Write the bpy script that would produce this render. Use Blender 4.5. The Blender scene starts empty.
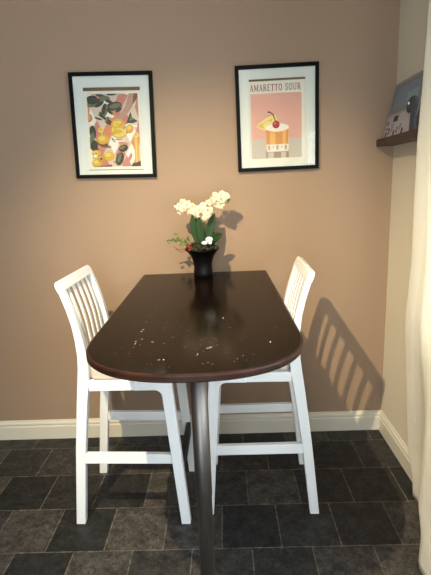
import bpy, bmesh, math, random
from mathutils import Vector, Matrix, Euler
random.seed(7)
scene = bpy.context.scene
COL = scene.collection
R = math.radians

# ------------------------------------------------------------------ materials
def lin(c):
    c = c / 255.0
    return c / 12.92 if c <= 0.04045 else ((c + 0.055) / 1.055) ** 2.4
def rgb(r, g, b):
    return (lin(r), lin(g), lin(b), 1.0)

def new_mat(name):
    m = bpy.data.materials.new(name)
    m.use_nodes = True
    nt = m.node_tree
    return m, nt, nt.nodes['Principled BSDF']

def set_spec(b, v):
    b.inputs['Specular IOR Level'].default_value = v

def paint(name, col, rough=0.6, var=0.06, scale=6.0, bump=0.0, bscale=80.0, spec=0.4, metallic=0.0, coat=0.0):
    """base colour with a faint noise in it and an optional fine bump"""
    m, nt, b = new_mat(name)
    tc = nt.nodes.new('ShaderNodeTexCoord')
    n = nt.nodes.new('ShaderNodeTexNoise')
    n.inputs['Scale'].default_value = scale
    n.inputs['Detail'].default_value = 4
    nt.links.new(tc.outputs['Object'], n.inputs['Vector'])
    mx = nt.nodes.new('ShaderNodeMix'); mx.data_type = 'RGBA'
    mx.inputs[6].default_value = tuple(c * (1 - var) for c in col[:3]) + (1,)
    mx.inputs[7].default_value = tuple(min(1, c * (1 + var)) for c in col[:3]) + (1,)
    nt.links.new(n.outputs['Fac'], mx.inputs[0])
    nt.links.new(mx.outputs[2], b.inputs['Base Color'])
    b.inputs['Roughness'].default_value = rough
    b.inputs['Metallic'].default_value = metallic
    b.inputs['Coat Weight'].default_value = coat
    set_spec(b, spec)
    if bump > 0:
        n2 = nt.nodes.new('ShaderNodeTexNoise')
        n2.inputs['Scale'].default_value = bscale
        n2.inputs['Detail'].default_value = 5
        nt.links.new(tc.outputs['Object'], n2.inputs['Vector'])
        bp = nt.nodes.new('ShaderNodeBump')
        bp.inputs['Strength'].default_value = bump
        bp.inputs['Distance'].default_value = 0.004
        nt.links.new(n2.outputs['Fac'], bp.inputs['Height'])
        nt.links.new(bp.outputs['Normal'], b.inputs['Normal'])
    return m

M = {}
M['wall_tan'] = paint('wall_tan', rgb(151, 127, 105), 0.62, 0.02, 2.0, 0.12, 60, 0.3)
M['wall_cream'] = paint('wall_cream', rgb(213, 204, 183), 0.7, 0.02, 2.0, 0.1, 60, 0.3)
M['ceiling_white'] = paint('ceiling_white', rgb(240, 239, 236), 0.8, 0.02)
M['trim_cream'] = paint('trim_cream', rgb(208, 202, 186), 0.4, 0.02, 4)
M['white_lacquer'] = paint('white_lacquer', rgb(228, 229, 228), 0.35, 0.015, 5, 0.03, 30, 0.5)
M['seat_fabric'] = paint('seat_fabric', rgb(196, 184, 172), 0.9, 0.08, 220, 0.4, 500, 0.2)
M['black_metal'] = paint('black_metal', rgb(22, 23, 28), 0.45, 0.1, 10)
M['black_frame'] = paint('black_frame', rgb(9, 9, 10), 0.5, 0.1, 20, spec=.1)
M['black_ceramic'] = paint('black_ceramic', rgb(9, 8, 9), 0.38, 0.1, 20, 0.0, 80, .2)
M['mat_board'] = paint('mat_board', rgb(216, 217, 214), 0.8, 0.01, 20)
M['paper'] = paint('paper', rgb(222, 217, 206), 0.7, 0.015, 20)
M['backing'] = paint('backing_kraft', rgb(112, 88, 68), 0.85, 0.12, 40)
M['shelf_wood'] = paint('shelf_wood', rgb(62, 47, 40), 0.5, 0.25, 14, 0.1, 60)
M['stone'] = paint('stone_grey', rgb(70, 73, 80), 0.8, 0.35, 40, 0.6, 90)
M['stone_light'] = paint('stone_light', rgb(225, 228, 226), 0.6, 0.05, 40)
M['soil'] = paint('soil_moss', rgb(50, 44, 30), 0.9, 0.75, 90, 0.8, 200)
M['leaf'] = paint('orchid_leaf', rgb(30, 58, 20), 0.5, 0.35, 30, 0.1, 80, 0.25)
M['sprig_leaf'] = paint('sprig_leaf', rgb(86, 104, 48), 0.5, 0.3, 60)
M['stem'] = paint('stem_green', rgb(86, 92, 44), 0.6, 0.3, 50)
M['twig'] = paint('twig_brown', rgb(84, 52, 34), 0.7, 0.3, 60)
M['berry'] = paint('berry_red', rgb(120, 40, 30), 0.4, 0.2, 60)
M['petal_core'] = paint('petal_core', rgb(214, 182, 92), 0.6, 0.2, 60)
M['plastic_white'] = paint('plastic_white', rgb(235, 235, 232), 0.45, 0.02)
M['window_frame'] = paint('window_frame_white', rgb(238, 238, 236), 0.4, 0.02)

def mat_petal():
    m, nt, b = new_mat('petal_white')
    b.inputs['Base Color'].default_value = rgb(226, 218, 196)
    b.inputs['Roughness'].default_value = 0.6
    set_spec(b, 0.3)
    tr = nt.nodes.new('ShaderNodeBsdfTranslucent')
    tr.inputs['Color'].default_value = rgb(226, 212, 170)
    mx = nt.nodes.new('ShaderNodeMixShader'); mx.inputs[0].default_value = 0.25
    out = nt.nodes['Material Output']
    nt.links.new(b.outputs[0], mx.inputs[1]); nt.links.new(tr.outputs[0], mx.inputs[2])
    nt.links.new(mx.outputs[0], out.inputs['Surface'])
    return m
M['petal'] = mat_petal()

def mat_curtain():
    m, nt, b = new_mat('curtain_cotton')
    tc = nt.nodes.new('ShaderNodeTexCoord')
    b.inputs['Base Color'].default_value = rgb(244, 240, 230)
    b.inputs['Roughness'].default_value = 0.9
    set_spec(b, 0.15)
    n = nt.nodes.new('ShaderNodeTexNoise'); n.inputs['Scale'].default_value = 9; n.inputs['Detail'].default_value = 3
    n.inputs['Distortion'].default_value = 1.5
    mp = nt.nodes.new('ShaderNodeMapping'); mp.inputs['Scale'].default_value = (1, 0.8, 1.6)
    nt.links.new(tc.outputs['Object'], mp.inputs[0]); nt.links.new(mp.outputs[0], n.inputs['Vector'])
    bp = nt.nodes.new('ShaderNodeBump'); bp.inputs['Strength'].default_value = 0.2; bp.inputs['Distance'].default_value = 0.03
    nt.links.new(n.outputs['Fac'], bp.inputs['Height']); nt.links.new(bp.outputs[0], b.inputs['Normal'])
    tr = nt.nodes.new('ShaderNodeBsdfTranslucent'); tr.inputs['Color'].default_value = rgb(244, 238, 222)
    mx = nt.nodes.new('ShaderNodeMixShader'); mx.inputs[0].default_value = 0.42
    nt.links.new(b.outputs[0], mx.inputs[1]); nt.links.new(tr.outputs[0], mx.inputs[2])
    nt.links.new(mx.outputs[0], nt.nodes['Material Output'].inputs['Surface'])
    return m
M['curtain'] = mat_curtain()

def mat_glass(name, refl):
    m = bpy.data.materials.new(name); m.use_nodes = True
    nt = m.node_tree
    for n in list(nt.nodes):
        if n.type != 'OUTPUT_MATERIAL': nt.nodes.remove(n)
    out = nt.nodes['Material Output']
    t = nt.nodes.new('ShaderNodeBsdfTransparent'); t.inputs[0].default_value = (0.97, 0.98, 0.97, 1)
    g = nt.nodes.new('ShaderNodeBsdfGlossy'); g.inputs['Roughness'].default_value = 0.02
    lw = nt.nodes.new('ShaderNodeLayerWeight')
    pw = nt.nodes.new('ShaderNodeMath'); pw.operation = 'POWER'; pw.inputs[1].default_value = 5.0
    md = nt.nodes.new('ShaderNodeMath'); md.operation = 'MULTIPLY_ADD'; md.inputs[1].default_value = 0.8; md.inputs[2].default_value = refl
    nt.links.new(lw.outputs['Facing'], pw.inputs[0]); nt.links.new(pw.outputs[0], md.inputs[0])
    mx = nt.nodes.new('ShaderNodeMixShader')
    nt.links.new(md.outputs[0], mx.inputs[0]); nt.links.new(t.outputs[0], mx.inputs[1]); nt.links.new(g.outputs[0], mx.inputs[2])
    nt.links.new(mx.outputs[0], out.inputs['Surface'])
    return m
M['glass'] = mat_glass('picture_glass', 0.022)
M['pane'] = mat_glass('window_glass', 0.03)

def mat_floor():
    m, nt, b = new_mat('slate_tiles')
    L = nt.links.new
    tc = nt.nodes.new('ShaderNodeTexCoord')
    mp = nt.nodes.new('ShaderNodeMapping')
    mp.inputs['Location'].default_value = (-0.704 + 25.25, 0.125 + 26.2, 0)
    L(tc.outputs['Object'], mp.inputs[0])
    br = nt.nodes.new('ShaderNodeTexBrick')
    br.offset = 0.5; br.offset_frequency = 2; br.squash = 1.0
    br.inputs['Scale'].default_value = 1.0
    br.inputs['Brick Width'].default_value = 0.2525
    br.inputs['Row Height'].default_value = 0.262
    br.inputs['Mortar Size'].default_value = 0.0026
    br.inputs['Mortar Smooth'].default_value = 0.25
    br.inputs['Bias'].default_value = 0.0
    br.inputs['Color1'].default_value = rgb(32, 35, 37)
    br.inputs['Color2'].default_value = rgb(68, 66, 64)
    br.inputs['Mortar'].default_value = rgb(96, 91, 85)
    L(mp.outputs[0], br.inputs['Vector'])
    n1 = nt.nodes.new('ShaderNodeTexNoise'); n1.inputs['Scale'].default_value = 16; n1.inputs['Detail'].default_value = 9; n1.inputs['Roughness'].default_value = 0.72
    n2 = nt.nodes.new('ShaderNodeTexNoise'); n2.inputs['Scale'].default_value = 55; n2.inputs['Detail'].default_value = 6; n2.inputs['Roughness'].default_value = 0.7; n2.inputs['Distortion'].default_value = 1.0
    L(tc.outputs['Object'], n1.inputs['Vector']); L(tc.outputs['Object'], n2.inputs['Vector'])
    r1 = nt.nodes.new('ShaderNodeValToRGB')
    r1.color_ramp.elements[0].position = 0.32; r1.color_ramp.elements[0].color = (0.36, 0.35, 0.34, 1)
    r1.color_ramp.elements[1].position = 0.68; r1.color_ramp.elements[1].color = (1.6, 1.57, 1.52, 1)
    L(n1.outputs['Fac'], r1.inputs[0])
    mul = nt.nodes.new('ShaderNodeMix'); mul.data_type = 'RGBA'; mul.blend_type = 'MULTIPLY'; mul.inputs[0].default_value = 1.0
    L(br.outputs['Color'], mul.inputs[6]); L(r1.outputs[0], mul.inputs[7])
    r2 = nt.nodes.new('ShaderNodeValToRGB')
    r2.color_ramp.elements[0].position = 0.36; r2.color_ramp.elements[0].color = (0.5, 0.5, 0.5, 1)
    r2.color_ramp.elements[1].position = 0.66; r2.color_ramp.elements[1].color = (1.55, 1.52, 1.48, 1)
    L(n2.outputs['Fac'], r2.inputs[0])
    mul2 = nt.nodes.new('ShaderNodeMix'); mul2.data_type = 'RGBA'; mul2.blend_type = 'MULTIPLY'; mul2.inputs[0].default_value = 1.0
    L(mul.outputs[2], mul2.inputs[6]); L(r2.outputs[0], mul2.inputs[7])
    L(mul2.outputs[2], b.inputs['Base Color'])
    b.inputs['Roughness'].default_value = 0.5
    set_spec(b, 0.25)
    sub = nt.nodes.new('ShaderNodeMath'); sub.operation = 'SUBTRACT'
    sc = nt.nodes.new('ShaderNodeMath'); sc.operation = 'MULTIPLY'; sc.inputs[1].default_value = 0.5
    L(n2.outputs['Fac'], sc.inputs[0]); L(sc.outputs[0], sub.inputs[0]); L(br.outputs['Fac'], sub.inputs[1])
    bp = nt.nodes.new('ShaderNodeBump'); bp.inputs['Strength'].default_value = 0.45; bp.inputs['Distance'].default_value = 0.004
    L(sub.outputs[0], bp.inputs['Height']); L(bp.outputs[0], b.inputs['Normal'])
    return m
M['floor'] = mat_floor()

def mat_table():
    m, nt, b = new_mat('dark_stained_wood')
    L = nt.links.new
    tc = nt.nodes.new('ShaderNodeTexCoord')
    mp = nt.nodes.new('ShaderNodeMapping'); mp.inputs['Scale'].default_value = (14, 1.2, 14)
    L(tc.outputs['Object'], mp.inputs[0])
    n = nt.nodes.new('ShaderNodeTexNoise'); n.inputs['Scale'].default_value = 2.5; n.inputs['Detail'].default_value = 7; n.inputs['Roughness'].default_value = 0.6
    L(mp.outputs[0], n.inputs['Vector'])
    r = nt.nodes.new('ShaderNodeValToRGB')
    r.color_ramp.elements[0].position = 0.3; r.color_ramp.elements[0].color = rgb(12, 8, 5)
    r.color_ramp.elements[1].position = 0.75; r.color_ramp.elements[1].color = rgb(24, 15, 9)
    L(n.outputs['Fac'], r.inputs[0]); L(r.outputs[0], b.inputs['Base Color'])
    n2 = nt.nodes.new('ShaderNodeTexNoise'); n2.inputs['Scale'].default_value = 9; n2.inputs['Detail'].default_value = 5
    L(tc.outputs['Object'], n2.inputs['Vector'])
    mr = nt.nodes.new('ShaderNodeMapRange'); mr.inputs[3].default_value = 0.10; mr.inputs[4].default_value = 0.20
    L(n2.outputs['Fac'], mr.inputs[0]); L(mr.outputs[0], b.inputs['Roughness'])
    set_spec(b, 0.065)
    return m
M['table'] = mat_table()

def mat_edge():
    m, nt, b = new_mat('worn_red_brown_edge')
    L = nt.links.new
    tc = nt.nodes.new('ShaderNodeTexCoord')
    mp = nt.nodes.new('ShaderNodeMapping'); mp.inputs['Scale'].default_value = (1.0, 1.0, 9.0)
    L(tc.outputs['Object'], mp.inputs[0])
    n = nt.nodes.new('ShaderNodeTexNoise'); n.inputs['Scale'].default_value = 11; n.inputs['Detail'].default_value = 6; n.inputs['Roughness'].default_value = 0.7
    L(mp.outputs[0], n.inputs['Vector'])
    r = nt.nodes.new('ShaderNodeValToRGB')
    r.color_ramp.elements[0].position = 0.35; r.color_ramp.elements[0].color = rgb(24, 14, 10)
    r.color_ramp.elements[1].position = 0.7; r.color_ramp.elements[1].color = rgb(60, 36, 28)
    L(n.outputs['Fac'], r.inputs[0]); L(r.outputs[0], b.inputs['Base Color'])
    b.inputs['Roughness'].default_value = 0.4; set_spec(b, 0.15)
    return m
M['edge'] = mat_edge()
M['scratch'] = paint('scratch_pale', rgb(172, 158, 138), 0.7, 0.2, 300)
M['scratch_dim'] = paint('scratch_dull', rgb(98, 76, 56), 0.6, 0.3, 300)

def mat_steel():
    m, nt, b = new_mat('brushed_steel')
    L = nt.links.new
    tc = nt.nodes.new('ShaderNodeTexCoord')
    mp = nt.nodes.new('ShaderNodeMapping'); mp.inputs['Scale'].default_value = (60, 60, 3)
    L(tc.outputs['Object'], mp.inputs[0])
    n = nt.nodes.new('ShaderNodeTexNoise'); n.inputs['Scale'].default_value = 3; n.inputs['Detail'].default_value = 4
    L(mp.outputs[0], n.inputs['Vector'])
    r = nt.nodes.new('ShaderNodeValToRGB')
    r.color_ramp.elements[0].color = rgb(104, 99, 95); r.color_ramp.elements[1].color = rgb(134, 129, 125)
    L(n.outputs['Fac'], r.inputs[0]); L(r.outputs[0], b.inputs['Base Color'])
    b.inputs['Metallic'].default_value = 1.0
    b.inputs['Roughness'].default_value = 0.46
    return m
M['steel'] = mat_steel()

def mat_emit(name, col, s):
    m, nt, b = new_mat(name)
    b.inputs['Base Color'].default_value = (1, 1, 1, 1)
    b.inputs['Emission Color'].default_value = col
    b.inputs['Emission Strength'].default_value = s
    return m

def flat(name, r, g, b_, rough=0.55):
    if name not in M:
        M[name] = paint(name, rgb(r, g, b_), rough, 0.05, 60)
    return M[name]

# ------------------------------------------------------------------ mesh helpers
def obj(name, bm, mats, parent=None, loc=None, bevel=0.0, seg=2, smooth=False, solid=0.0, sub=0):
    bmesh.ops.recalc_face_normals(bm, faces=bm.faces[:])
    me = bpy.data.meshes.new(name)
    bm.to_mesh(me); bm.free()
    if not isinstance(mats, (list, tuple)): mats = [mats]
    for m in mats: me.materials.append(m)
    if smooth:
        for p in me.polygons: p.use_smooth = True
    o = bpy.data.objects.new(name, me)
    COL.objects.link(o)
    if parent: o.parent = parent
    if loc: o.location = loc
    if solid:
        md = o.modifiers.new('thickness', 'SOLIDIFY'); md.thickness = solid; md.offset = 0
    if bevel:
        md = o.modifiers.new('bevel', 'BEVEL'); md.width = bevel; md.segments = seg; md.limit_method = 'ANGLE'; md.angle_limit = R(40)
        for p in me.polygons: p.use_smooth = True
        md.harden_normals = True
    if sub:
        md = o.modifiers.new('subdivision', 'SUBSURF'); md.levels = sub; md.render_levels = sub
    return o

def thing(name, label, cat, loc=(0, 0, 0), rot=(0, 0, 0), group=None):
    o = bpy.data.objects.new(name, None); COL.objects.link(o)
    o.empty_display_size = 0.1
    o.location = loc; o.rotation_euler = rot
    o['label'] = label; o['category'] = cat
    if group: o['group'] = group
    return o
def tag(o, label, cat, group=None):
    o['label'] = label; o['category'] = cat
    if group: o['group'] = group
    return o
def structure(o):
    o['kind'] = 'structure'
    return o

def box(bm, x0, x1, y0, y1, z0, z1, mi=0):
    vs = [bm.verts.new(p) for p in [(x0,y0,z0),(x1,y0,z0),(x1,y1,z0),(x0,y1,z0),(x0,y0,z1),(x1,y0,z1),(x1,y1,z1),(x0,y1,z1)]]
    for f in [(0,3,2,1),(4,5,6,7),(0,1,5,4),(1,2,6,5),(2,3,7,6),(3,0,4,7)]:
        fc = bm.faces.new([vs[i] for i in f]); fc.material_index = mi
    return vs
def BM(): return bmesh.new()
def boxbm(*a):
    bm = BM(); box(bm, *a); return bm

def strip_prism(bm, pts, lat0, lat1, axis='y'):
    """pts: list of (u, z, width); a bar following the line, extruded from lat0 to lat1 across it"""
    rows = []
    n = len(pts)
    for i, (u, z, w) in enumerate(pts):
        a = pts[max(i-1, 0)]; c = pts[min(i+1, n-1)]
        t = Vector((c[0]-a[0], c[1]-a[1])).normalized()
        nx, nz = (t.y, -t.x)
        if i in (0,): nx, nz = 1.0, 0.0
        p = [(u - nx*w/2, z - nz*w/2), (u + nx*w/2, z + nz*w/2)]
        rows.append([bm.verts.new((p[0][0], lat0, p[0][1])), bm.verts.new((p[1][0], lat0, p[1][1])),
                     bm.verts.new((p[1][0], lat1, p[1][1])), bm.verts.new((p[0][0], lat1, p[0][1]))])
    for i in range(n-1):
        for k in range(4):
            a, b_ = rows[i], rows[i+1]
            bm.faces.new([a[k], a[(k+1) % 4], b_[(k+1) % 4], b_[k]])
    bm.faces.new(rows[0]); bm.faces.new(rows[-1])

def prism(bm, poly, d0, d1, plane='xz', mi=0):
    def P(a, b_, d):
        return {'xz': (a, d, b_), 'yz': (d, a, b_), 'xy': (a, b_, d)}[plane]
    A = [bm.verts.new(P(a, b_, d0)) for a, b_ in poly]
    B = [bm.verts.new(P(a, b_, d1)) for a, b_ in poly]
    n = len(poly)
    bm.faces.new(A).material_index = mi; bm.faces.new(B).material_index = mi
    for i in range(n):
        bm.faces.new([A[i], A[(i+1) % n], B[(i+1) % n], B[i]]).material_index = mi

def lathe(bm, prof, c=(0, 0), seg=40, cap=True):
    rings = []
    for r, z in prof:
        rings.append([bm.verts.new((c[0] + r*math.cos(2*math.pi*k/seg), c[1] + r*math.sin(2*math.pi*k/seg), z)) for k in range(seg)])
    for a, b_ in zip(rings, rings[1:]):
        for k in range(seg):
            bm.faces.new([a[k], a[(k+1) % seg], b_[(k+1) % seg], b_[k]])
    if cap:
        bm.faces.new(rings[0]); bm.faces.new(rings[-1])

def tube(bm, pts, r, seg=8, taper=1.0):
    rings = []
    n = len(pts)
    pts = [Vector(p) for p in pts]
    for i, p in enumerate(pts):
        t = (pts[min(i+1, n-1)] - pts[max(i-1, 0)]).normalized()
        up = Vector((0, 1, 0)) if abs(t.y) < 0.9 else Vector((1, 0, 0))
        a = t.cross(up).normalized(); b_ = t.cross(a)
        rr = r * (1 + (taper - 1) * i / max(1, n-1))
        rings.append([bm.verts.new(p + a*rr*math.cos(2*math.pi*k/seg) + b_*rr*math.sin(2*math.pi*k/seg)) for k in range(seg)])
    for a, b_ in zip(rings, rings[1:]):
        for k in range(seg):
            bm.faces.new([a[k], a[(k+1) % seg], b_[(k+1) % seg], b_[k]])
    bm.faces.new(rings[0]); bm.faces.new(rings[-1])

def bez(p0, p1, p2, n=10):
    p0, p1, p2 = Vector(p0), Vector(p1), Vector(p2)
    return [(1-t)**2*p0 + 2*t*(1-t)*p1 + t*t*p2 for t in [i/n for i in range(n+1)]]

# ------------------------------------------------------------------ the room
XR, XL, YF, H = 0.920, -2.7, -3.5, 2.75
structure(obj('floor', boxbm(XL-.1, XR+.1, YF-.1, .1, -.1, 0), M['floor']))
structure(obj('ceiling', boxbm(XL-.1, XR+.1, YF-.1, .1, H, H+.1), M['ceiling_white']))
structure(obj('wall_back', boxbm(XL-.1, XR+.1, 0, .1, 0, H), M['wall_tan']))
structure(obj('wall_left', boxbm(XL-.1, XL, YF, 0, 0, H), M['wall_tan']))
# right wall with a window opening behind the curtain
WY0, WY1, WZ0, WZ1 = -3.38, -0.75, 0.85, 2.08
bm = BM()
box(bm, XR, XR+.16, WY1, 0, 0, H); box(bm, XR, XR+.16, YF, WY0, 0, H)
box(bm, XR, XR+.16, WY0, WY1, 0, WZ0); box(bm, XR, XR+.16, WY0, WY1, WZ1, H)
structure(obj('wall_right', bm, M['wall_cream']))
# front wall (behind the camera) with a wide window
VX0, VX1, VZ0, VZ1 = -.80, 0.20, 0.12, 2.25
bm = BM()
box(bm, XL, VX0, YF-.16, YF, 0, H); box(bm, VX1, XR, YF-.16, YF, 0, H)
box(bm, VX0, VX1, YF-.16, YF, 0, VZ0); box(bm, VX0, VX1, YF-.16, YF, VZ1, H)
structure(obj('wall_front', bm, M['wall_cream']))

def window_y(name, x0, x1, z0, z1, y):
    t = .05
    bm = BM()
    box(bm, x0, x1, y-.03, y+.03, z0, z0+t); box(bm, x0, x1, y-.03, y+.03, z1-t, z1)
    n = 1
    for i in range(n+1):
        c = x0 + t/2 + (x1-x0-t)*i/n
        box(bm, c-t/2, c+t/2, y-.03, y+.03, z0+t, z1-t)
    f = structure(obj(name, bm, M['window_frame']))
    structure(obj('pane', boxbm(x0+t, x1-t, y-.004, y+.004, z0+t, z1-t), M['pane'], f))
def window_x(name, y0, y1, z0, z1, x):
    t = .05
    bm = BM()
    box(bm, x-.03, x+.03, y0, y1, z0, z0+t); box(bm, x-.03, x+.03, y0, y1, z1-t, z1)
    n = 2
    for i in range(n+1):
        c = y0 + t/2 + (y1-y0-t)*i/n
        box(bm, x-.03, x+.03, c-t/2, c+t/2, z0+t, z1-t)
    f = structure(obj(name, bm, M['window_frame']))
    structure(obj('pane', boxbm(x-.004, x+.004, y0+t, y1-t, z0+t, z1-t), M['pane'], f))
window_y('window_1', VX0, VX1, VZ0, VZ1, YF-.08)
window_x('window_2', WY0, WY1, WZ0, WZ1, XR+.08)

# moulded skirting
PROF = [(0, 0), (.017, 0), (.017, .082), (.0125, .088), (.0125, .094), (.015, .098), (.013, .106), (.007, .112), (.005, .120), (0, .122)]
def skirting(name, axis, a0, a1, at, sgn):
    bm = BM()
    if axis == 'x':
        prism(bm, [(at + sgn*d, z) for d, z in PROF], a0, a1, 'yz')
    else:
        prism(bm, [(at + sgn*d, z) for d, z in PROF], a0, a1, 'xz')
    return structure(obj(name, bm, M['trim_cream']))
skirting('baseboard_back', 'x', XL, XR, 0, -1)
skirting('baseboard_right', 'y', YF, -.0, XR, -1)
skirting('baseboard_left', 'y', YF, 0, XL, 1)

# ------------------------------------------------------------------ bar table
TX, TZ, HW = -0.116, 1.014, 0.349
table = thing('bar_table', 'dark brown wall-mounted bar table with rounded scratched end on a steel leg', 'table', (TX, -.0015, 0), (0, 0, R(.55)))
def outline(hw, y_str, y_end, n=44, e=2.35, inset=0.0):
    pts = [(hw - inset, -.004), ]
    a, b_ = hw - inset, (y_str - y_end) - inset
    for k in range(n+1):
        th = math.pi * k / n
        c, s = math.cos(th), math.sin(th)
        pts.append((a*math.copysign(abs(c)**(2/e), c), y_str - b_*abs(s)**(2/e)))
    pts.append((-(hw - inset), -.001))
    return pts
bm = BM()
levels = [(0.004, TZ-.025, 1), (0.0, TZ-.021, 1), (0.0, TZ-.007, 1), (0.0022, TZ-.0022, 1), (0.007, TZ, 1)]
rings = []
for ins, z, mi in levels:
    rings.append([bm.verts.new((x, y, z)) for x, y in outline(HW, -1.09, -1.412, inset=ins)])
n = len(rings[0])
for a, b_ in zip(rings, rings[1:]):
    for k in range(n):
        bm.faces.new([a[k], a[(k+1) % n], b_[(k+1) % n], b_[k]]).material_index = 1
bm.faces.new(rings[0]).material_index = 0
bm.faces.new(rings[-1]).material_index = 0
bmesh.ops.recalc_face_normals(bm, faces=bm.faces[:])
# wear marks: thin chips of bare wood lying in the top
MARKS = [(-0.306,-1.035,5,50),(-0.303,-1.017,4,30),(-0.252,-1.148,4,10),(-0.308,-1.136,3,80),(-0.306,-1.158,4,60),(-0.291,-1.115,3,20),(-0.305,-1.19,3,90),(-0.306,-0.927,4,70),(-0.305,-0.852,4,60),(-0.296,-0.712,4,40),(-0.23,-0.95,3,0),(-0.191,-1.107,6,10),(-0.212,-1.302,4,20),(-0.198,-1.302,3,90),(-0.144,-1.204,4,40),(-0.104,-1.279,4,100),(-0.212,-1.165,3,0),(-0.309,-1.243,3,20),(-0.344,-0.931,3,0),(-0.146,-1.044,3,60),(-0.227,-1.004,2,0),(-0.072,-1.221,8,10),(-0.063,-1.214,4,40),(-0.102,-1.268,4,80),(-0.085,-1.245,3,120),(-0.069,-1.335,4,0),(-0.057,-1.347,4,40),(-0.022,-0.91,6,90),(-0.001,-1.028,5,0),(0.122,-1.186,7,80),(0.031,-1.292,5,80),(0.013,-1.313,6,85),(0.004,-1.335,4,90),(-0.045,-1.197,4,60),(-0.017,-1.264,3,30),(0.062,-1.283,3,10),(0.038,-1.327,3,60),(-0.084,-1.343,3,20)]
rs = random.Random(3)
def chip(x, y, l, w, ang, mi):
    c, s = math.cos(ang), math.sin(ang)
    pts = []
    for k in range(7):
        th = 2*math.pi*k/7
        u, v = l*math.cos(th)*rs.uniform(.7, 1.1), w*math.sin(th)*rs.uniform(.6, 1.2)
        pts.append(bm.verts.new((x - TX + u*c - v*s, y + u*s + v*c, TZ + .0004)))
    bm.faces.new(pts).material_index = mi
BRIGHT = {0, 1, 2, 3, 4, 5, 12, 13, 21, 22, 23, 27, 29}
for i, (x, y, l, a) in enumerate(MARKS):
    b_ = i in BRIGHT
    chip(x, y, l*.0013, .0022 if b_ else .0017, R(a), 2 if b_ else 3)
for k in range(22):          # a worn ring left by a cup
    a0 = R(20 + k*13)
    if rs.random() < .45: continue
    chip(-.072 + .028*math.cos(a0), -1.165 + .042*math.sin(a0), .0045, .0012, a0 + math.pi/2, 3)
for k in range(42):          # light scuffing over the outer half
    x, y = rs.uniform(-.38, .2), rs.uniform(-1.36, -.75)
    if ((x-TX)/.32)**2 + max(0, (-1.08-y)/.33)**2 > .85: continue
    chip(x, y, rs.uniform(.002, .006), rs.uniform(.0006, .0012), rs.uniform(0, 3), 3)
me = bpy.data.meshes.new('tabletop'); bm.to_mesh(me); bm.free()
for k in ('table', 'edge', 'scratch', 'scratch_dim'): me.materials.append(M[k])
o = bpy.data.objects.new('tabletop', me); COL.objects.link(o); o.parent = table
bm = BM()
LX, LY = .005, -1.16
lathe(bm, [(.0268, .012), (.0268, .46), (.0272, .462)], (LX, LY), 36)
leg = obj('leg', bm, M['steel'], table, smooth=False)
for p in leg.data.polygons: p.use_smooth = abs(p.normal.z) < .5
bm = BM()
lathe(bm, [(.0278, .455), (.0286, .458), (.0286, TZ-.029)], (LX, LY), 36)
lo = obj('upper_tube', bm, M['steel'], leg)
for p in lo.data.polygons: p.use_smooth = abs(p.normal.z) < .5
bm = BM(); lathe(bm, [(.032, 0), (.034, .003), (.034, .010), (.028, .014)], (LX, LY), 36)
obj('foot', bm, M['black_metal'], leg)
bm = BM(); lathe(bm, [(.055, TZ-.031), (.055, TZ-.025)], (LX, LY), 36)
obj('mounting_plate', bm, M['steel'], leg)
obj('wall_batten', boxbm(-.28, .28, -.038, -.005, TZ-.07, TZ-.0255), M['table'], table)

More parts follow.
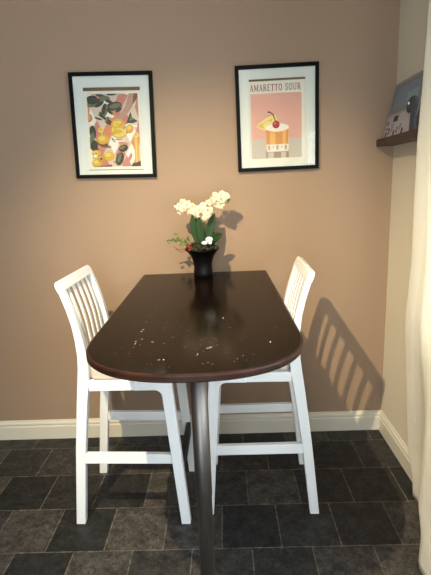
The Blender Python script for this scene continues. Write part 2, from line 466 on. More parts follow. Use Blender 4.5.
# ------------------------------------------------------------------ bar stools
ZB = [(0, 0, .042), (.019, .185, .043), (.038, .37, .044), (.068, .60, .047), (.083, .70, .049), (.090, .76, .047), (.091, .82, .041),
      (.085, .89, .035), (.075, .955, .030), (.059, 1.02, .027), (.044, 1.07, .026), (.033, 1.104, .026)]
def uz(z):
    for a, b_ in zip(ZB, ZB[1:]):
        if a[1] <= z <= b_[1]:
            t = (z - a[1]) / (b_[1] - a[1]); return a[0] + t*(b_[0]-a[0])
    return ZB[-1][0]
def build_stool(label, loc, rz):
    root = thing('bar_stool', label, 'stool', loc, (0, 0, rz), 'white bar stools at the table')
    O = -.24                                  # u = 0 at the rear feet
    W = M['white_lacquer']
    def sh(pts): return [(u+O, z, w) for u, z, w in pts]
    for s in (-1, 1):
        bm = BM()
        strip_prism(bm, sh(ZB), s*.1875-.017, s*.1875+.017)
        obj('leg', bm, W, root, bevel=.004)
        # front leg with a curved bracket into the seat rail
        bm = BM()
        poly = [(.466, 0), (.508, 0), (.461, .705), (.418, .705), (.3, .705), (.3, .6615), (.384, .6615)]
        cx, cz, r = .386, .630, .0315
        for k in range(1, 7):
            th = R(90 - 88*k/6)
            poly.append((cx + r*math.cos(th), cz + r*math.sin(th)))
        poly = [(u+O, z) for u, z in poly]
        lat = s*.192
        prism(bm, poly, lat-.0185, lat+.0185, 'xz')
        obj('leg', bm, W, root, bevel=.0035)
    for s in (-1, 1):
        obj('seat_rail', boxbm(.105+O, .302+O, s*.1895-.0165, s*.1895+.0165, .6615, .705), W, root, bevel=.003)
        bm = BM()
        strip_prism(bm, [(.045+O, .336, .05), (.46+O, .326, .046)], s*.1895-.012, s*.1895+.012)
        # bars run along u: rebuild as a plain bar with slightly sloping ends
        bm.free(); bm = BM()
        prism(bm, [(.040+O, .312), (.462+O, .304), (.460+O, .350), (.044+O, .360)], s*.1895-.012, s*.1895+.012, 'xz')
        obj('stretcher', bm, W, root, bevel=.003)
    obj('seat_rail', boxbm(.405+O, .437+O, -.174, .174, .652, .705), W, root, bevel=.003)
    obj('seat_rail', boxbm(.075+O, .104+O, -.168, .168, .652, .705), W, root, bevel=.003)
    fr = obj('footrest', boxbm(.466+O, .489+O, -.174, .174, .228, .296), M['black_metal'], root, bevel=.004)
    fr['label'] = 'black footrest bar between the front legs'
    # back: curved top rail, lower rail and five slats
    bm = BM()
    tilt = math.atan2(.040-.020, .050)
    hwid, hh, r = .2046, .046, .026
    prof = []
    prof += [(-hwid, 0), (hwid, 0)]
    for k in range(7):
        th = R(90*k/6); prof.append((hwid - r + r*math.cos(th), hh - r + r*math.sin(th)))
    for k in range(7):
        th = R(90 + 90*k/6); prof.append((-hwid + r + r*math.cos(th), hh - r + r*math.sin(th)))
    prism(bm, prof, -.0135, .0135, 'yz')
    bmesh.ops.transform(bm, matrix=Matrix.Translation((.0345+O, 0, 1.096)) @ Matrix.Rotation(-tilt, 4, 'Y'), verts=bm.verts[:])
    obj('top_rail', bm, W, root, bevel=.004)
    obj('lower_rail', boxbm(.078+O, .102+O, -.168, .168, .772, .806), W, root, bevel=.003)
    for i in range(5):
        y = (i - 2) * .0605
        bm = BM()
        zz = [.79 + (1.098-.79)*k/8 for k in range(9)]
        strip_prism(bm, [(uz(z)+O, z, .007) for z in zz], y-.0098, y+.0098)
        obj('slat', bm, W, root, bevel=.0012)
    # upholstered seat
    bm = BM()
    prism(bm, [(.102+O, -.166), (.125+O, -.194), (.445+O, -.197), (.472+O, -.17), (.472+O, .17), (.445+O, .197), (.125+O, .194), (.102+O, .166)], .7065, .764, 'xy')
    se = obj('seat', bm, M['seat_fabric'], root, bevel=.012, seg=3)
    se['label'] = 'grey beige upholstered seat pad'
    return root
build_stool('white slatted bar stool on the left of the table, facing right', (-.70+.24, -.553, 0), R(-1.0))
build_stool('white slatted bar stool on the right of the table, its shadow on the wall', (.381-.24, -.510, 0), math.pi - R(2.0))

# ------------------------------------------------------------------ potted orchid
VY = -.150
orchid = thing('potted_orchid', 'white orchid in a flared black vase on the table', 'plant', (-.117, VY, TZ+.0005))
bm = BM()
vprof = [(.044, 0), (.0505, .002), (.0505, .03), (.0485, .055), (.050, .080), (.056, .104), (.068, .128), (.083, .146), (.092, .153),
         (.0935, .156), (.090, .156), (.078, .148), (.064, .138), (.03, .136)]
lathe(bm, vprof, seg=48)
v = obj('vase', bm, M['black_ceramic'], orchid, smooth=True)
v['label'] = 'black flared vase'
bm = BM()
rs = random.Random(5)
for k in range(190):
    a, rr = rs.uniform(0, 6.28), .082*math.sqrt(rs.random())
    s = rs.uniform(.006, .014)
    bmesh.ops.create_icosphere(bm, subdivisions=1, radius=s, matrix=Matrix.Translation((rr*math.cos(a), rr*math.sin(a), .157 + rs.uniform(.0, .042)*(1-(rr/.088)**2))) @ Matrix.Diagonal((1, 1, .7, 1)))
so = obj('moss', bm, M['soil'], orchid); so['kind'] = 'stuff'
def leaf_bm(p0, p1, p2, width, n=12, face=Vector((0, -1, 0)), fold=.18):
    bm = BM()
    pts = bez(p0, p1, p2, n)
    rows = []
    for i, p in enumerate(pts):
        t = i / n
        tan = (pts[min(i+1, n)] - pts[max(i-1, 0)]).normalized()
        side = tan.cross(face).normalized()
        nrm = side.cross(tan)
        w = width * .82 * (.30 + .95*math.sin(math.pi*min(1, t*.86+.07))**.8) * (1 if t < .8 else math.sqrt(max(.02, (1-t)/.2)))
        rows.append([bm.verts.new(p - side*w/2 + nrm*w*fold), bm.verts.new(p - side*w/4 + nrm*w*fold*.35), bm.verts.new(p),
                     bm.verts.new(p + side*w/4 + nrm*w*fold*.35), bm.verts.new(p + side*w/2 + nrm*w*fold)])
    for a, b_ in zip(rows, rows[1:]):
        for k in range(4): bm.faces.new([a[k], a[k+1], b_[k+1], b_[k]])
    return bm
LEAVES = [((-.005, -.02, .155), (-.040, -.025, .25), (-.043, -.015, .338), .036),
          ((.010, -.025, .155), (-.008, -.035, .25), (-.008, -.03, .325), .036),
          ((.018, -.01, .155), (.040, -.005, .25), (.072, .005, .338), .046),
          ((.030, -.01, .155), (.060, -.02, .225), (.110, -.035, .232), .040),
          ((-.012, .02, .155), (-.025, .04, .24), (-.028, .045, .32), .036),
          ((.02, .02, .155), (.03, .05, .20), (.07, .075, .23), .036)]
for p0, p1, p2, w in LEAVES:
    obj('leaf', leaf_bm(p0, p1, p2, w), M['leaf'], orchid, smooth=True, solid=.0022)
STEMS = [[(0, .0, .15), (-.02, .03, .30), (-.035, .02, .375), (-.070, -.005, .392), (-.105, -.02, .372)],
         [(.01, .0, .15), (.03, .03, .33), (.045, .02, .385), (.095, .0, .42), (.15, -.010, .405)]]
def smooth_line(P, n=6):
    P = [Vector(p) for p in P]; out = []
    Q = [P[0]] + P + [P[-1]]
    for i in range(1, len(Q)-2):
        for k in range(n):
            t = k/n
            a, b_, c, d = Q[i-1], Q[i], Q[i+1], Q[i+2]
            out.append(.5*((2*b_) + (c-a)*t + (2*a-5*b_+4*c-d)*t*t + (3*b_-a-3*c+d)*t**3))
    out.append(P[-1]); return out
for S in STEMS:
    bm = BM(); tube(bm, smooth_line(S), .0024, 7, .6)
    obj('stem', bm, M['stem'], orchid, smooth=True)
# one blossom: five petals and a yellow lip
bm = BM()
for k, (ang, ln, wd) in enumerate([(90, .030, .024), (18, .032, .034), (162, .032, .034), (234, .029, .023), (306, .029, .023)]):
    a = R(ang)
    d = Vector((math.cos(a), 0, math.sin(a))); s = Vector((-math.sin(a), 0, math.cos(a)))
    rows = []
    for i in range(7):
        t = i/6
        w = wd * math.sin(math.pi*min(.97, .10 + .84*t))**.8
        y = -.004 - .010*math.sin(t*2.2) + .012*t*t + (.002 if k in (1, 2) else 0)
        rows.append([bm.verts.new(d*(ln*t) + s*(w*q/2) + Vector((0, y + .006*abs(q)*t, 0))) for q in (-1, -.5, 0, .5, 1)])
    for r0, r1 in zip(rows, rows[1:]):
        for q in range(4): bm.faces.new([r0[q], r0[q+1], r1[q+1], r1[q]])
nf = len(bm.faces)
bmesh.ops.create_icosphere(bm, subdivisions=2, radius=.0055, matrix=Matrix.Translation((0, -.010, -.003)) @ Matrix.Diagonal((.9, 1.3, 1.1, 1)))
bm.faces.ensure_lookup_table()
for f in bm.faces[nf:]: f.material_index = 1
BL = [(-.112, -.03, .397, .95), (-.088, -.045, .385, 1.0), (-.092, -.02, .415, .95), (-.066, -.04, .405, 1.0), (-.062, -.03, .372, .9), (-.105, -.02, .372, .8),
      (-.045, -.03, .395, .95), (-.030, -.045, .368, 1.0), (-.008, -.04, .380, .9), (-.02, -.045, .350, .7),
      (.016, -.040, .375, .95), (.030, -.045, .350, .9), (.012, -.030, .400, .8), (.044, -.03, .372, .85), (.018, -.045, .336, .65),
      (.060, -.02, .420, .95), (.040, -.01, .408, .85), (.084, -.035, .437, 1.0), (.082, -.02, .400, .95), (.108, -.03, .423, 1.0), (.112, -.02, .450, .9), (.132, -.03, .440, .85), (.104, -.025, .392, .8), (.072, -.01, .448, .7)]
proto = None
for i, (x, y, z, s) in enumerate(BL):
    if proto is None:
        f = obj('flower', bm, [M['petal'], M['petal_core']], orchid, smooth=True); proto = f
    else:
        f = proto.copy(); COL.objects.link(f); f.parent = orchid
    f.location = (x + .004, y, z - .016)
    f.rotation_euler = (R(rs.uniform(-28, 14)), R(rs.uniform(-40, 40)), R(rs.uniform(-55, 35)))
    f.scale = (s*.82,)*3
for (x, y, z) in [(.150, -.012, .406), (.144, -.02, .394), (-.118, -.03, .378), (-.122, -.03, .392)]:
    bm = BM(); bmesh.ops.create_icosphere(bm, subdivisions=2, radius=.007, matrix=Matrix.Translation((x, y, z)) @ Matrix.Diagonal((.8, .8, 1.2, 1)))
    obj('bud', bm, M['sprig_leaf'], orchid, smooth=True)
# leafy sprig with berries hanging over the left rim
bm = BM()
TW = [[(-.04, -.03, .155), (-.075, -.045, .195), (-.11, -.05, .205), (-.15, -.05, .215)],
      [(-.04, -.03, .155), (-.085, -.045, .165), (-.12, -.05, .162), (-.145, -.05, .182)],
      [(-.045, -.03, .155), (-.062, -.04, .205), (-.066, -.045, .232)],
      [(-.05, -.03, .158), (-.10, -.05, .150), (-.135, -.055, .168)],
      [(-.03, -.03, .155), (-.055, -.05, .178), (-.08, -.05, .196)]]
for T in TW: tube(bm, smooth_line(T, 5), .0016, 6, .6)
sprig = obj('berry_sprig', bm, M['twig'], orchid, smooth=True)
sprig['label'] = 'small leafy sprig with red berries over the rim'
bm = BM()
for k in range(26):
    x, z = (rs.gauss(-.138, .013), rs.gauss(.214, .011)) if k < 14 else (rs.gauss(-.088, .016), rs.gauss(.203, .012))
    c = Vector((x, rs.uniform(-.065, -.035), z))
    a = rs.uniform(0, 6.28)
    d = Vector((math.cos(a), rs.uniform(-.5, .5), math.sin(a))).normalized(); s = d.cross(Vector((rs.uniform(-.4, .4), -1, rs.uniform(-.4, .4)))).normalized()
    l, w = rs.uniform(.009, .014), rs.uniform(.004, .006)
    bm.faces.new([bm.verts.new(c + d*l*math.cos(t) + s*w*math.sin(t)) for t in [i*math.pi/4 for i in range(8)]])
lf = obj('foliage', bm, M['sprig_leaf'], sprig, solid=.0008); lf['kind'] = 'stuff'
for (x, y, z, r) in [(-.066, -.055, .176, .009), (-.056, -.06, .168, .008), (-.075, -.05, .186, .008), (-.048, -.06, .160, .008), (-.062, -.06, .160, .008)]:
    bm = BM(); bmesh.ops.create_icosphere(bm, subdivisions=2, radius=r, matrix=Matrix.Translation((x, y, z)))
    obj('berry', bm, M['berry'], sprig, smooth=True)
# a small white ornament nestled in the moss
bm = BM()
bmesh.ops.create_icosphere(bm, subdivisions=3, radius=.017, matrix=Matrix.Translation((0, 0, .024)) @ Matrix.Diagonal((1.15, .9, .85, 1)))
bmesh.ops.create_icosphere(bm, subdivisions=3, radius=.012, matrix=Matrix.Translation((-.024, -.008, .008)) @ Matrix.Diagonal((1.3, .9, .9, 1)))
bmesh.ops.create_icosphere(bm, subdivisions=3, radius=.010, matrix=Matrix.Translation((.004, -.004, .008)))
orn = obj('ornament', bm, M['stone_light'], smooth=True, loc=(-.116+.040, VY-.052, TZ+.186))
tag(orn, 'small round white ornament lying in the black vase beneath the orchid leaves', 'ornament')

# ------------------------------------------------------------------ pictures
def make_picture(label, cx, cz, w, h, tilt, group):
    root = thing('framed_picture', label, 'picture', (cx, -.0015, cz), (0, tilt, 0), group)
    fb, fd = .019, .022
    bm = BM()
    ox, oz = w/2, h/2
    def bar(pts): prism(bm, pts, -fd, 0, 'xz')
    ix, iz = ox-fb, oz-fb
    bar([(-ox, oz), (ox, oz), (ix, iz), (-ix, iz)]); bar([(-ox, -oz), (-ix, -iz), (ix, -iz), (ox, -oz)])
    bar([(-ox, oz), (-ix, iz), (-ix, -iz), (-ox, -oz)]); bar([(ox, oz), (ox, -oz), (ix, -iz), (ix, iz)])
    f = obj('frame', bm, M['black_frame'], root, bevel=.0015)
    f['label'] = 'black picture frame'
    obj('backing', boxbm(-ix, ix, -.007, -.001, -iz, iz), M['backing'], root)
    return root, ix, iz
def add_mount(root, ix, iz, x0, x1, z0, z1):
    bm = BM()
    for a in [(-ix, x0, -iz, iz), (x1, ix, -iz, iz), (x0, x1, -iz, z0), (x0, x1, z1, iz)]:
        box(bm, a[0], a[1], -.0125, -.0095, a[2], a[3])
    o = obj('mount', bm, M['mat_board'], root); o['label'] = 'wide white mount'
def add_glass(root, ix, iz):
    obj('glass', boxbm(-ix+.0005, ix-.0005, -.0165, -.0150, -iz+.0005, iz-.0005), M['glass'], root)

class Art:
    """flat printed shapes, each ink layer a hair above the one below"""
    def __init__(s, fx, fz):
        s.bm = BM(); s.mats = []; s.k = 0; s.fx = fx; s.fz = fz
    def mi(s, m):
        if m not in s.mats: s.mats.append(m)
        return s.mats.index(m)
    def poly(s, pts, m, y0=-.0078):
        s.k += 1
        y = y0 - s.k*.000012
        f = s.bm.faces.new([s.bm.verts.new((s.fx(a, b), y, s.fz(a, b))) for a, b in pts]); f.material_index = s.mi(m)
    def ell(s, x, y, rx, ry, m, rot=0, n=20, a0=0, a1=360):
        c, t = math.cos(R(rot)), math.sin(R(rot))
        P = []
        for k in range(n + (0 if a1-a0 == 360 else 1)):
            th = R(a0 + (a1-a0)*k/n)
            u, v = rx*math.cos(th), ry*math.sin(th)
            P.append((x + u*c - v*t, y + u*t + v*c))
        s.poly(P, m)
    def finish(s, root):
        me = bpy.data.meshes.new('print'); s.bm.to_mesh(me); s.bm.free()
        for m in s.mats: me.materials.append(m)
        o = bpy.data.objects.new('print', me); COL.objects.link(o); o.parent = root
        return o

# left picture: lemons on a pink diamond cloth
W1, H1 = .434, .532
root, ix, iz = make_picture('black framed print of lemons on a pink diamond cloth, left of the two', -.563, 1.8205, W1, H1, R(1.35), 'framed pictures on the tan wall')
fx = lambda f: -W1/2 + f*W1
fz = lambda f: H1/2 - f*H1
add_mount(root, ix, iz, fx(.158), fx(.845), fz(.922), fz(.138))
AX0, AX1, AZ0, AZ1 = fx(.196), fx(.812), fz(.197), fz(.888)
def ufrac(x, y): return (x - 40 - (y-20)*.068) / 309
art = Art(lambda x, y: AX0 + min(1, max(0, ufrac(x, y)))*(AX1-AX0), lambda x, y: AZ0 + min(1, max(0, (y-20)/446))*(AZ1-AZ0))
# paper sheet
def rawpoly(x0, x1, z0, z1, m):
    art.k += 1; y = -.0078 - art.k*.000012
    f = art.bm.faces.new([art.bm.verts.new(p) for p in [(x0, y, z0), (x1, y, z0), (x1, y, z1), (x0, y, z1)]]); f.material_index = art.mi(m)
rawpoly(fx(.150), fx(.850), fz(.915), fz(.170), M['paper'])
def full(m): art.poly([(40, 20), (349, 20), (380, 466), (71, 466)], m)
pale = flat('print_blush', 204, 184, 172); pink = flat('print_pink', 190, 120, 110); coral = flat('print_coral', 204, 128, 92)
dleaf = flat('print_dark_leaf', 52, 54, 46); mleaf = flat('print_olive_leaf', 104, 106, 78); lem = flat('print_lemon', 206, 164, 56); lem2 = flat('print_lemon_pale', 214, 192, 100)
lemd = flat('print_lemon_deep', 190, 138, 44); skin = flat('print_skin', 176, 138, 120); white = flat('print_white', 226, 222, 212); dk = flat('print_shadow_grey', 70, 62, 58); org = flat('print_orange', 214, 152, 78); brown = flat('print_brown', 120, 80, 56)
full(pale)
rr = random.Random(11)
for j in range(-1, 7):
    for i in range(-1, 7):
        cx_, cy_ = 55 + i*68 + (34 if j % 2 else 0) + j*5, 30 + j*72
        if (i + 2*j) % 3 == 2: continue
        m = pink if (i + j) % 2 else coral if rr.random() < .35 else white
        art.poly([(cx_, cy_-68), (cx_+32, cy_), (cx_, cy_+68), (cx_-32, cy_)], m)
art.poly([(296, 20), (349, 20), (349, 50), (318, 100), (292, 140), (250, 186), (218, 178), (215, 165), (255, 130), (275, 95)], skin)
art.poly([(255, 140), (240, 200), (228, 200), (236, 150)], skin)
art.poly([(325, 20), (349, 20), (349, 45), (320, 85)], brown)
for (x, y, a, b, r, m) in [(70, 50, 34, 22, -10, dleaf), (95, 72, 52, 24, -14, mleaf), (85, 66, 40, 14, -14, dleaf), (150, 45, 34, 16, 10, mleaf), (205, 95, 50, 26, -12, dleaf), (215, 92, 36, 15, -12, mleaf),
                           (150, 118, 20, 42, 8, mleaf), (146, 112, 11, 34, 8, dleaf), (160, 172, 60, 8, 32, dleaf), (175, 160, 30, 10, -40, mleaf), (185, 150, 24, 12, 20, white),
                           (78, 250, 20, 42, -8, dleaf), (82, 330, 26, 36, -14, dleaf), (78, 275, 10, 26, -8, mleaf), (132, 322, 42, 12, 14, dk)]:
    art.ell(x, y, a, b, m, r)
for (x, y, a, b, r, m) in [(58, 88, 20, 10, 20, mleaf), (118, 82, 30, 12, -30, dleaf), (176, 66, 24, 10, 20, dleaf), (236, 118, 22, 9, -35, dleaf), (182, 128, 26, 9, 40, dleaf), (128, 140, 18, 7, 60, dleaf),
                           (112, 168, 26, 6, 18, dleaf), (172, 196, 24, 6, 30, dleaf), (64, 300, 12, 22, 10, mleaf), (94, 352, 22, 10, 20, dleaf), (160, 340, 34, 7, 6, brown), (206, 300, 18, 5, 50, dleaf), (268, 322, 34, 9, 8, coral),
                           (190, 24, 30, 7, 0, dleaf), (120, 28, 26, 8, 10, dk), (300, 250, 26, 6, -30, dk), (216, 236, 8, 22, 0, lemd), (222, 440, 20, 8, 20, coral), (310, 410, 10, 30, 20, pink)]:
    art.ell(x, y, a, b, m, r)
art.poly([(308, 130), (320, 165), (355, 188), (318, 200), (285, 196), (295, 165)], dleaf)
art.poly([(312, 150), (330, 178), (300, 186)], mleaf)
art.poly([(280, 205), (350, 210), (352, 222), (275, 215)], white)
for (x, y, a, b, m, m2) in [(140, 294, 36, 28, lem, lem2), (178, 397, 34, 27, lem, lem2), (100, 378, 26, 18, lem, lem2), (104, 440, 30, 24, lem, lem2), (132, 415, 22, 18, lemd, lem2),
                            (232, 206, 42, 34, lem, lem2), (240, 255, 46, 28, lem2, lem), (305, 230, 22, 25, org, lem2), (128, 238, 17, 17, lem2, lem), (346, 272, 16, 16, lem2, org), (56, 160, 18, 22, coral, org), (205, 240, 14, 24, lem, lem2), (95, 400, 16, 14, lem2, white)]:
    art.ell(x, y+3, a+2, b+2, lemd if m != coral else brown)
    art.ell(x, y, a, b, m); art.ell(x-a*.15, y-b*.2, a*.55, b*.5, m2)
art.ell(238, 196, 24, 16, lemd); art.ell(236, 194, 19, 12, lem2); art.ell(234, 205, 8, 8, lem)
art.ell(240, 300, 34, 9, white); art.ell(240, 297, 28, 5, pink)
art.ell(268, 352, 30, 22, dleaf, -20); art.ell(262, 348, 20, 9, mleaf, -20)
art.ell(246, 418, 25, 42, dleaf, 14); art.ell(243, 412, 10, 30, mleaf, 14)
art.poly([(332, 290), (358, 285), (370, 440), (344, 446)], org); art.poly([(340, 290), (347, 289), (358, 440), (351, 442)], lem2)
art.ell(98, 380, 8, 6, lemd); art.ell(130, 414, 9, 7, dk)
art.poly([(318, 466), (380, 466), (376, 430), (350, 442), (330, 445)], dk)
art.poly([(72, 466), (200, 466), (196, 452), (150, 458), (110, 462)], brown)
pr = art.finish(root); pr['label'] = 'print of lemons, dark leaves and a hand over a pink diamond cloth'
add_glass(root, ix, iz)

# right picture: cocktail poster
W2, H2 = .430, .527
root, ix, iz = make_picture('black framed cocktail poster lettered AMARETTO SOUR, right of the two', .3030, 1.8235, W2, H2, R(-.5), 'framed pictures on the tan wall')
fx = lambda f: -W2/2 + f*W2
fz = lambda f: H2/2 - f*H2
add_mount(root, ix, iz, fx(.162), fx(.840), fz(.915), fz(.128))
art = Art(lambda x, y: fx(x), lambda x, y: fz(y))
ppink = flat('print_poster_pink', 216, 160, 148); grey = flat('print_table_grey', 190, 178, 168); amber = flat('print_amber', 206, 140, 68); amberl = flat('print_amber_light', 222, 168, 96)
foam = flat('print_foam', 236, 218, 204); pine = flat('print_pineapple', 228, 206, 128); pined = flat('print_pineapple_deep', 206, 176, 84); red = flat('print_cherry', 168, 32, 38); redl = flat('print_cherry_light', 206, 96, 92)
tan = flat('print_ref_tan', 150, 132, 116); txt = flat('print_lettering', 150, 74, 58); dkb = flat('print_stem_dark', 74, 44, 38)
rect = lambda x0, x1, y0, y1, m: art.poly([(x0, y0), (x1, y0), (x1, y1), (x0, y1)], m)
rect(.150, .850, .147, .930, M['paper'])
rect(.178, .795, .262, .690, ppink)
rect(.178, .795, .690, .878, grey)
rect(.355, .635, .80, .878, tan); rect(.375, .45, .82, .878, grey); rect(.54, .60, .82, .878, grey)
art.poly([(.235, .565), (.36, .49), (.475, .46), (.50, .52), (.45, .60), (.36, .61), (.29, .59)], pine)
art.poly([(.25, .565), (.37, .515), (.44, .50), (.40, .56), (.33, .59)], pined)
art.ell(.37, .55, .05, .03, pine, -20)
# tumbler
art.poly([(.352, .58), (.638, .58), (.630, .815), (.365, .815)], foam)
art.poly([(.355, .60), (.636, .60), (.630, .745), (.362, .745)], amber)
art.poly([(.40, .63), (.47, .63), (.47, .745), (.405, .745)], amberl)
art.poly([(.56, .61), (.60, .61), (.60, .745), (.56, .745)], amberl)
for k in range(5):
    x = .372 + k*.052
    art.poly([(x, .755), (x+.036, .75), (x+.034, .80), (x+.006, .805)], white if k % 2 else grey)
    art.poly([(x+.010, .765), (x+.026, .765), (x+.022, .79)], tan)
art.ell(.495, .585, .143, .040, foam, 0, 28); art.ell(.495, .578, .128, .030, white, 0, 28)
art.ell(.482, .556, .045, .037, red); art.ell(.470, .545, .015, .011, redl)
art.poly([(.474, .53), (.484, .525), (.452, .455), (.415, .432), (.395, .430), (.395, .440), (.412, .443), (.442, .464)], dkb)
art.ell(.397, .436, .016, .008, dkb)
pr = art.finish(root); pr['label'] = 'pink cocktail print with a tumbler, cherry and pineapple'
# slab-serif capitals drawn as strokes in a unit cell (width given per letter)
V, T = .17, .09            # heavy and light stroke widths
def arc(cx, cy, rx, ry, a0, a1, n=10):
    return [(cx + rx*math.cos(R(a0+(a1-a0)*k/n)), cy + ry*math.sin(R(a0+(a1-a0)*k/n))) for k in range(n+1)]
GL = {
 'A': (.74, [([(.10, 0), (.37, 1)], T), ([(.37, 1), (.64, 0)], V), ([(.18, .33), (.56, .33)], T), ([(0, .03), (.2, .03)], T), ([(.5, .03), (.74, .03)], T)]),
 'M': (.92, [([(.14, 0), (.14, 1)], T), ([(.14, 1), (.46, .12)], V), ([(.46, .12), (.78, 1)], T), ([(.78, 0), (.78, 1)], V), ([(.02, .03), (.26, .03)], T), ([(.64, .03), (.92, .03)], T), ([(.02, .97), (.14, .97)], T), ([(.78, .97), (.92, .97)], T)]),
 'R': (.72, [([(.16, 0), (.16, 1)], V), ([(.16, .95)] + arc(.36, .73, .20, .22, 90, -90, 8) + [(.16, .51)], .12), ([(.36, .5), (.62, .03)], V), ([(.02, .03), (.30, .03)], T), ([(.54, .03), (.72, .03)], T), ([(.02, .97), (.16, .97)], T)]),
 'E': (.64, [([(.16, 0), (.16, 1)], V), ([(.04, .955), (.58, .955)], T), ([(.16, .51), (.46, .51)], T), ([(.04, .045), (.60, .045)], T), ([(.56, .99), (.56, .76)], .07), ([(.58, .01), (.58, .25)], .07)]),
 'T': (.66, [([(.33, 0), (.33, 1)], V), ([(.02, .955), (.64, .955)], T), ([(.05, .99), (.05, .75)], .07), ([(.61, .99), (.61, .75)], .07), ([(.20, .03), (.46, .03)], T)]),
 'O': (.74, [(arc(.37, .5, .28, .45, 90, 450, 22), .145)]),
 'S': (.62, [(arc(.31, .73, .20, .22, 30, 250, 10) + arc(.31, .27, .21, .22, 80, -150, 10), .13), ([(.54, .98), (.54, .74)], .07), ([(.07, .02), (.07, .28)], .07)]),
 'U': (.76, [([(.16, 1), (.16, .30)] + arc(.38, .28, .22, .24, 180, 360, 9) + [(.60, 1)], .13), ([(.02, .97), (.30, .97)], T), ([(.48, .97), (.74, .97)], T)]),
 ' ': (.40, [])}
bm = BM()
lay = 0
def stroke(pts, w):
    global lay
    for (x0, y0), (x1, y1) in zip(pts, pts[1:]):
        lay += 1
        d = Vector((x1-x0, y1-y0)); L_ = d.length
        if L_ < 1e-6: continue
        d /= L_; nn = Vector((-d.y, d.x)) * w/2
        e = d * (w*.18 if len(pts) > 2 else 0)
        a, b_ = Vector((x0, y0)) - e, Vector((x1, y1)) + e
        q = [a + nn, b_ + nn, b_ - nn, a - nn]
        bm.faces.new([bm.verts.new((p.x, -.0001 - (lay % 40)*1e-6, p.y)) for p in q])
cx_ = 0
for ch in 'AMARETTO SOUR':
    wd, st = GL[ch]
    n0 = len(bm.verts)
    for pts, w in st: stroke(pts, w)
    bm.verts.ensure_lookup_table()
    for v in bm.verts[n0:]: v.co.x += cx_
    cx_ += wd + .10
cx_ -= .10
sx, sy = .615*W2/cx_, .062*H2
for v in bm.verts: v.co = (fx(.172) + v.co.x*sx, -.0083 + v.co.y, fz(.239) + v.co.z*sy)
lt = obj('lettering', bm, txt, root)
lt['label'] = 'dark red capitals reading AMARETTO SOUR'
add_glass(root, ix, iz)

# ------------------------------------------------------------------ picture ledge and what stands on it
SZ, SX = 1.695, .824
ledge = thing('picture_ledge', 'dark brown wooden ledge shelf on the cream wall', 'shelf', (XR, 0, SZ))
bm = BM(); box(bm, SX-XR+.012, -.001, -.575, -.012, -.034, -.018)
obj('board', bm, M['shelf_wood'], ledge, bevel=.0015)
obj('front_lip', boxbm(SX-XR, SX-XR+.012, -.575, -.012, -.036, 0), M['shelf_wood'], ledge, bevel=.0015)
obj('back_rail', boxbm(-.014, -.001, -.575, -.012, -.018, .012), M['shelf_wood'], ledge, bevel=.0015)
SB = SZ - .018      # upper face of the board
# leaning photo board
ph = thing('photo_board', 'grey board of photographs leaning on the dark ledge shelf', 'picture', (SX+.0155, -.225, SB), (0, R(13.4), 0))
hw, hh = .185, .288
obj('board', boxbm(0, .008, -hw, hw, .004, hh), flat('board_lilac_grey', 150, 142, 144), ph, bevel=.001)
a2 = BM(); ml = []
def patch(y0, y1, z0, z1, m, k=1):
    if m not in ml: ml.append(m)
    x = -.0004*k
    f = a2.faces.new([a2.verts.new(p) for p in [(x, y0, z0), (x, y1, z0), (x, y1, z1), (x, y0, z1)]]); f.material_index = ml.index(m)
pb = flat('photo_blue_grey', 126, 138, 150); pl = flat('photo_pale', 172, 166, 168); pd = flat('photo_dark', 48, 48, 52); pm = flat('photo_mid', 128, 124, 124); pbr = flat('photo_brown', 118, 100, 90)
patch(-hw+.012, hw-.012, .135, hh-.016, pm, 1); patch(-hw+.02, hw-.05, .155, hh-.03, pb, 2); patch(-hw+.03, -.02, .175, .215, flat('photo_teal', 140, 156, 164), 3)
patch(-hw+.012, hw-.012, .012, .125, pl, 1)
for k in range(7):
    y = hw-.03-k*.035
    patch(y-.022, y, .020 + (k % 3)*.012, .048 + (k % 3)*.012, [pd, pbr, pm][k % 3], 2)
patch(hw-.075, hw-.022, .060, .066, pd, 2); patch(hw-.13, hw-.085, .075, .08, pbr, 2); patch(hw-.05, hw-.02, .082, .10, pbr, 2); patch(hw-.16, hw-.10, .09, .118, pd, 2)
bmx = a2
o = obj('photo_print', bmx, ml, ph); o['label'] = 'grey blue photographs with dark marks'
# stone figurine
fg = thing('stone_figurine', 'dark grey stone figurine with rounded head standing on the ledge shelf', 'figurine', (SX+.0165, -.434, SB))
fg.scale = (.8, 1.0, 1.2)
# body / head built in local coordinates (y along the shelf)
bm = BM(); lathe(bm, [(.026, 0), (.028, .006), (.025, .03), (.023, .055), (.021, .075), (.022, .088)], seg=24)
bmesh.ops.scale(bm, vec=(.45, 1.35, 1), verts=bm.verts[:])
obj('body', bm, M['stone'], fg, smooth=True)
bm = BM(); bmesh.ops.create_icosphere(bm, subdivisions=3, radius=.03, matrix=Matrix.Translation((0, .012, .107)) @ Matrix.Diagonal((.48, 1.75, .95, 1)))
bmesh.ops.create_icosphere(bm, subdivisions=2, radius=.016, matrix=Matrix.Translation((-.002, .05, .098)) @ Matrix.Diagonal((.7, 1.1, 1.1, 1)))
hd = obj('head', bm, M['stone'], fg, smooth=True)
bm = BM(); bmesh.ops.create_icosphere(bm, subdivisions=2, radius=.0055, matrix=Matrix.Translation((-.0145, .026, .112)))
obj('eye', bm, M['stone_light'], hd, smooth=True)

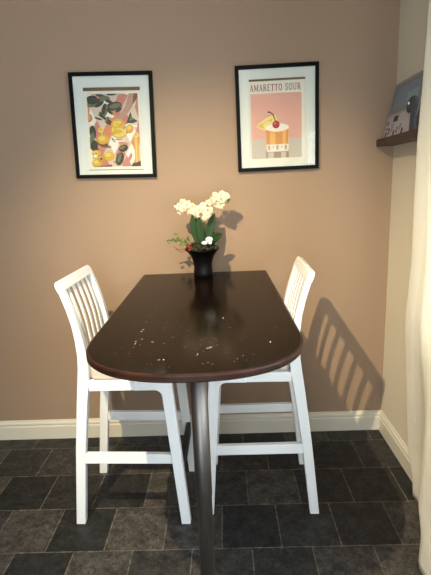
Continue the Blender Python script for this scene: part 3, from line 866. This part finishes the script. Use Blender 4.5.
# ------------------------------------------------------------------ curtain
def lerp_tab(tab, z):
    if z <= tab[0][0]: return tab[0][1:]
    for a, b_ in zip(tab, tab[1:]):
        if z <= b_[0]:
            t = (z-a[0])/(b_[0]-a[0])
            return tuple(a[i]+(b_[i]-a[i])*t for i in range(1, len(a)))
    return tab[-1][1:]
EDGE = [(0.0, .862, -.625), (.12, .845, -.608), (.213, .838, -.548), (.45, .820, -.536), (.66, .810, -.540), (.80, .802, -.553), (1.13, .805, -.588),
        (1.40, .800, -.592), (1.65, .803, -.582), (1.82, .800, -.607), (2.45, .800, -.640)]
Y_END = -1.36
bm = BM()
NS, NZ = 220, 90
grid = []
for j in range(NZ+1):
    z = .006 + (2.40-.006)*j/NZ
    xe, ye = lerp_tab(EDGE, z)
    row = []
    low = max(0, 1 - z/.9)**.9
    for i in range(NS+1):
        s = i/NS
        y = ye + (Y_END-ye)*s
        d = ye - y                                   # distance from the edge
        # hem line: along the wall, then swinging out into the room
        hem = .862 + .024*min(1, d/.12) if d < .17 else .886 - .168*(1-math.cos(min(1, (d-.17)/.25)*math.pi))/2
        if d > .42: hem = .718 + .03*(1-math.cos((d-.42)*11))
        up = xe + .014*math.sin(d*17)*min(1, d/.08) - .03*min(1, d/.5)
        up = min(up, .865)
        x = up + (hem-up)*low
        x += .003*math.sin(d*40 + z*3)*min(1, d/.1)*(1-low)
        row.append(bm.verts.new((min(x, .885), y, z)))
    grid.append(row)
for a, b_ in zip(grid, grid[1:]):
    for k in range(NS): bm.faces.new([a[k], a[k+1], b_[k+1], b_[k]])
cur = thing('curtain', 'long white cotton curtain hanging at the right wall down to the floor', 'curtain', (0, 0, 0))
obj('fabric', bm, M['curtain'], cur, smooth=True, solid=.003)
bm = BM(); tube(bm, [(.80, -.35, 2.425), (.80, -3.1, 2.425)], .012, 14)
rod = thing('curtain_rod', 'white rod above the window carrying the curtain', 'curtain rod')
obj('pole', bm, M['plastic_white'], rod, smooth=True)
for y in (-.40, -3.05):
    obj('bracket', boxbm(.79, XR, y-.012, y+.012, 2.405, 2.412), M['plastic_white'], rod)

# ------------------------------------------------------------------ ceiling spot (out of the frame, it lights the table)
LAMP = Vector((-.65, -1.95, 2.62))
AIM = Vector((.10, 0, .25))
d = (AIM - LAMP).normalized()
sp = thing('ceiling_spotlight', 'white ceiling spotlight aimed at the table and wall', 'lamp', (LAMP.x, LAMP.y, H))
bm = BM(); lathe(bm, [(.05, -.02), (.05, -.0005)], seg=28); obj('ceiling_plate', bm, M['plastic_white'], sp)
bm = BM(); tube(bm, [(0, 0, -.02), (0, 0, -.10)], .008, 10); obj('arm', bm, M['plastic_white'], sp)
bm = BM(); lathe(bm, [(.034, .035), (.032, .075), (.02, .10)], seg=28, cap=False)
q = d.to_track_quat('-Z', 'Y')
hd = obj('lamp_head', bm, M['plastic_white'], sp, solid=.003); hd.location = (0, 0, LAMP.z-H); hd.rotation_euler = q.to_euler()
ld = bpy.data.lights.new('spot_light', 'SPOT')
ld.energy = 395; ld.color = (1.0, .82, .52); ld.spot_size = R(72); ld.spot_blend = 1.0; ld.shadow_soft_size = .014
lo = bpy.data.objects.new('spot_light', ld); COL.objects.link(lo); lo.location = LAMP; lo.rotation_euler = q.to_euler()

# ------------------------------------------------------------------ daylight
w = bpy.data.worlds.new('sky'); scene.world = w; w.use_nodes = True
bg = w.node_tree.nodes['Background']
bg.inputs[0].default_value = (.80, .89, 1.0, 1); bg.inputs[1].default_value = 9.6
def portal(name, loc, rot, sx, sy):
    l = bpy.data.lights.new(name, 'AREA'); l.shape = 'RECTANGLE'; l.size = sx; l.size_y = sy
    l.cycles.is_portal = True
    o = bpy.data.objects.new(name, l); COL.objects.link(o); o.location = loc; o.rotation_euler = rot
portal('front_window_portal', ((VX0+VX1)/2, YF-.17, (VZ0+VZ1)/2), (R(90), 0, 0), VX1-VX0, VZ1-VZ0)
portal('right_window_portal', (XR+.17, (WY0+WY1)/2, (WZ0+WZ1)/2), (R(90), 0, R(90)), WY1-WY0, WZ1-WZ0)

# ------------------------------------------------------------------ camera
RM = Matrix(((0.999122181298595, 0.035302961875506994, 0.022551446072346312),
             (0.014075513722889045, 0.2241254877413871, -0.974458642353857),
             (-0.03945563015051472, 0.9739206675225153, 0.22343183887244886)))
cd = bpy.data.cameras.new('camera'); cd.sensor_width = 36; cd.sensor_fit = 'AUTO'; cd.lens = 450/575*36
cd.clip_start = .02
cam = bpy.data.objects.new('camera', cd); COL.objects.link(cam)
cam.matrix_world = Matrix.Translation((0, -2.517, 1.5)) @ RM.to_4x4()
scene.camera = cam

vs = scene.view_settings
vs.view_transform = 'Standard'; vs.look = 'None'; vs.gamma = 1.0; vs.use_curve_mapping = False
vs.exposure = 0.0
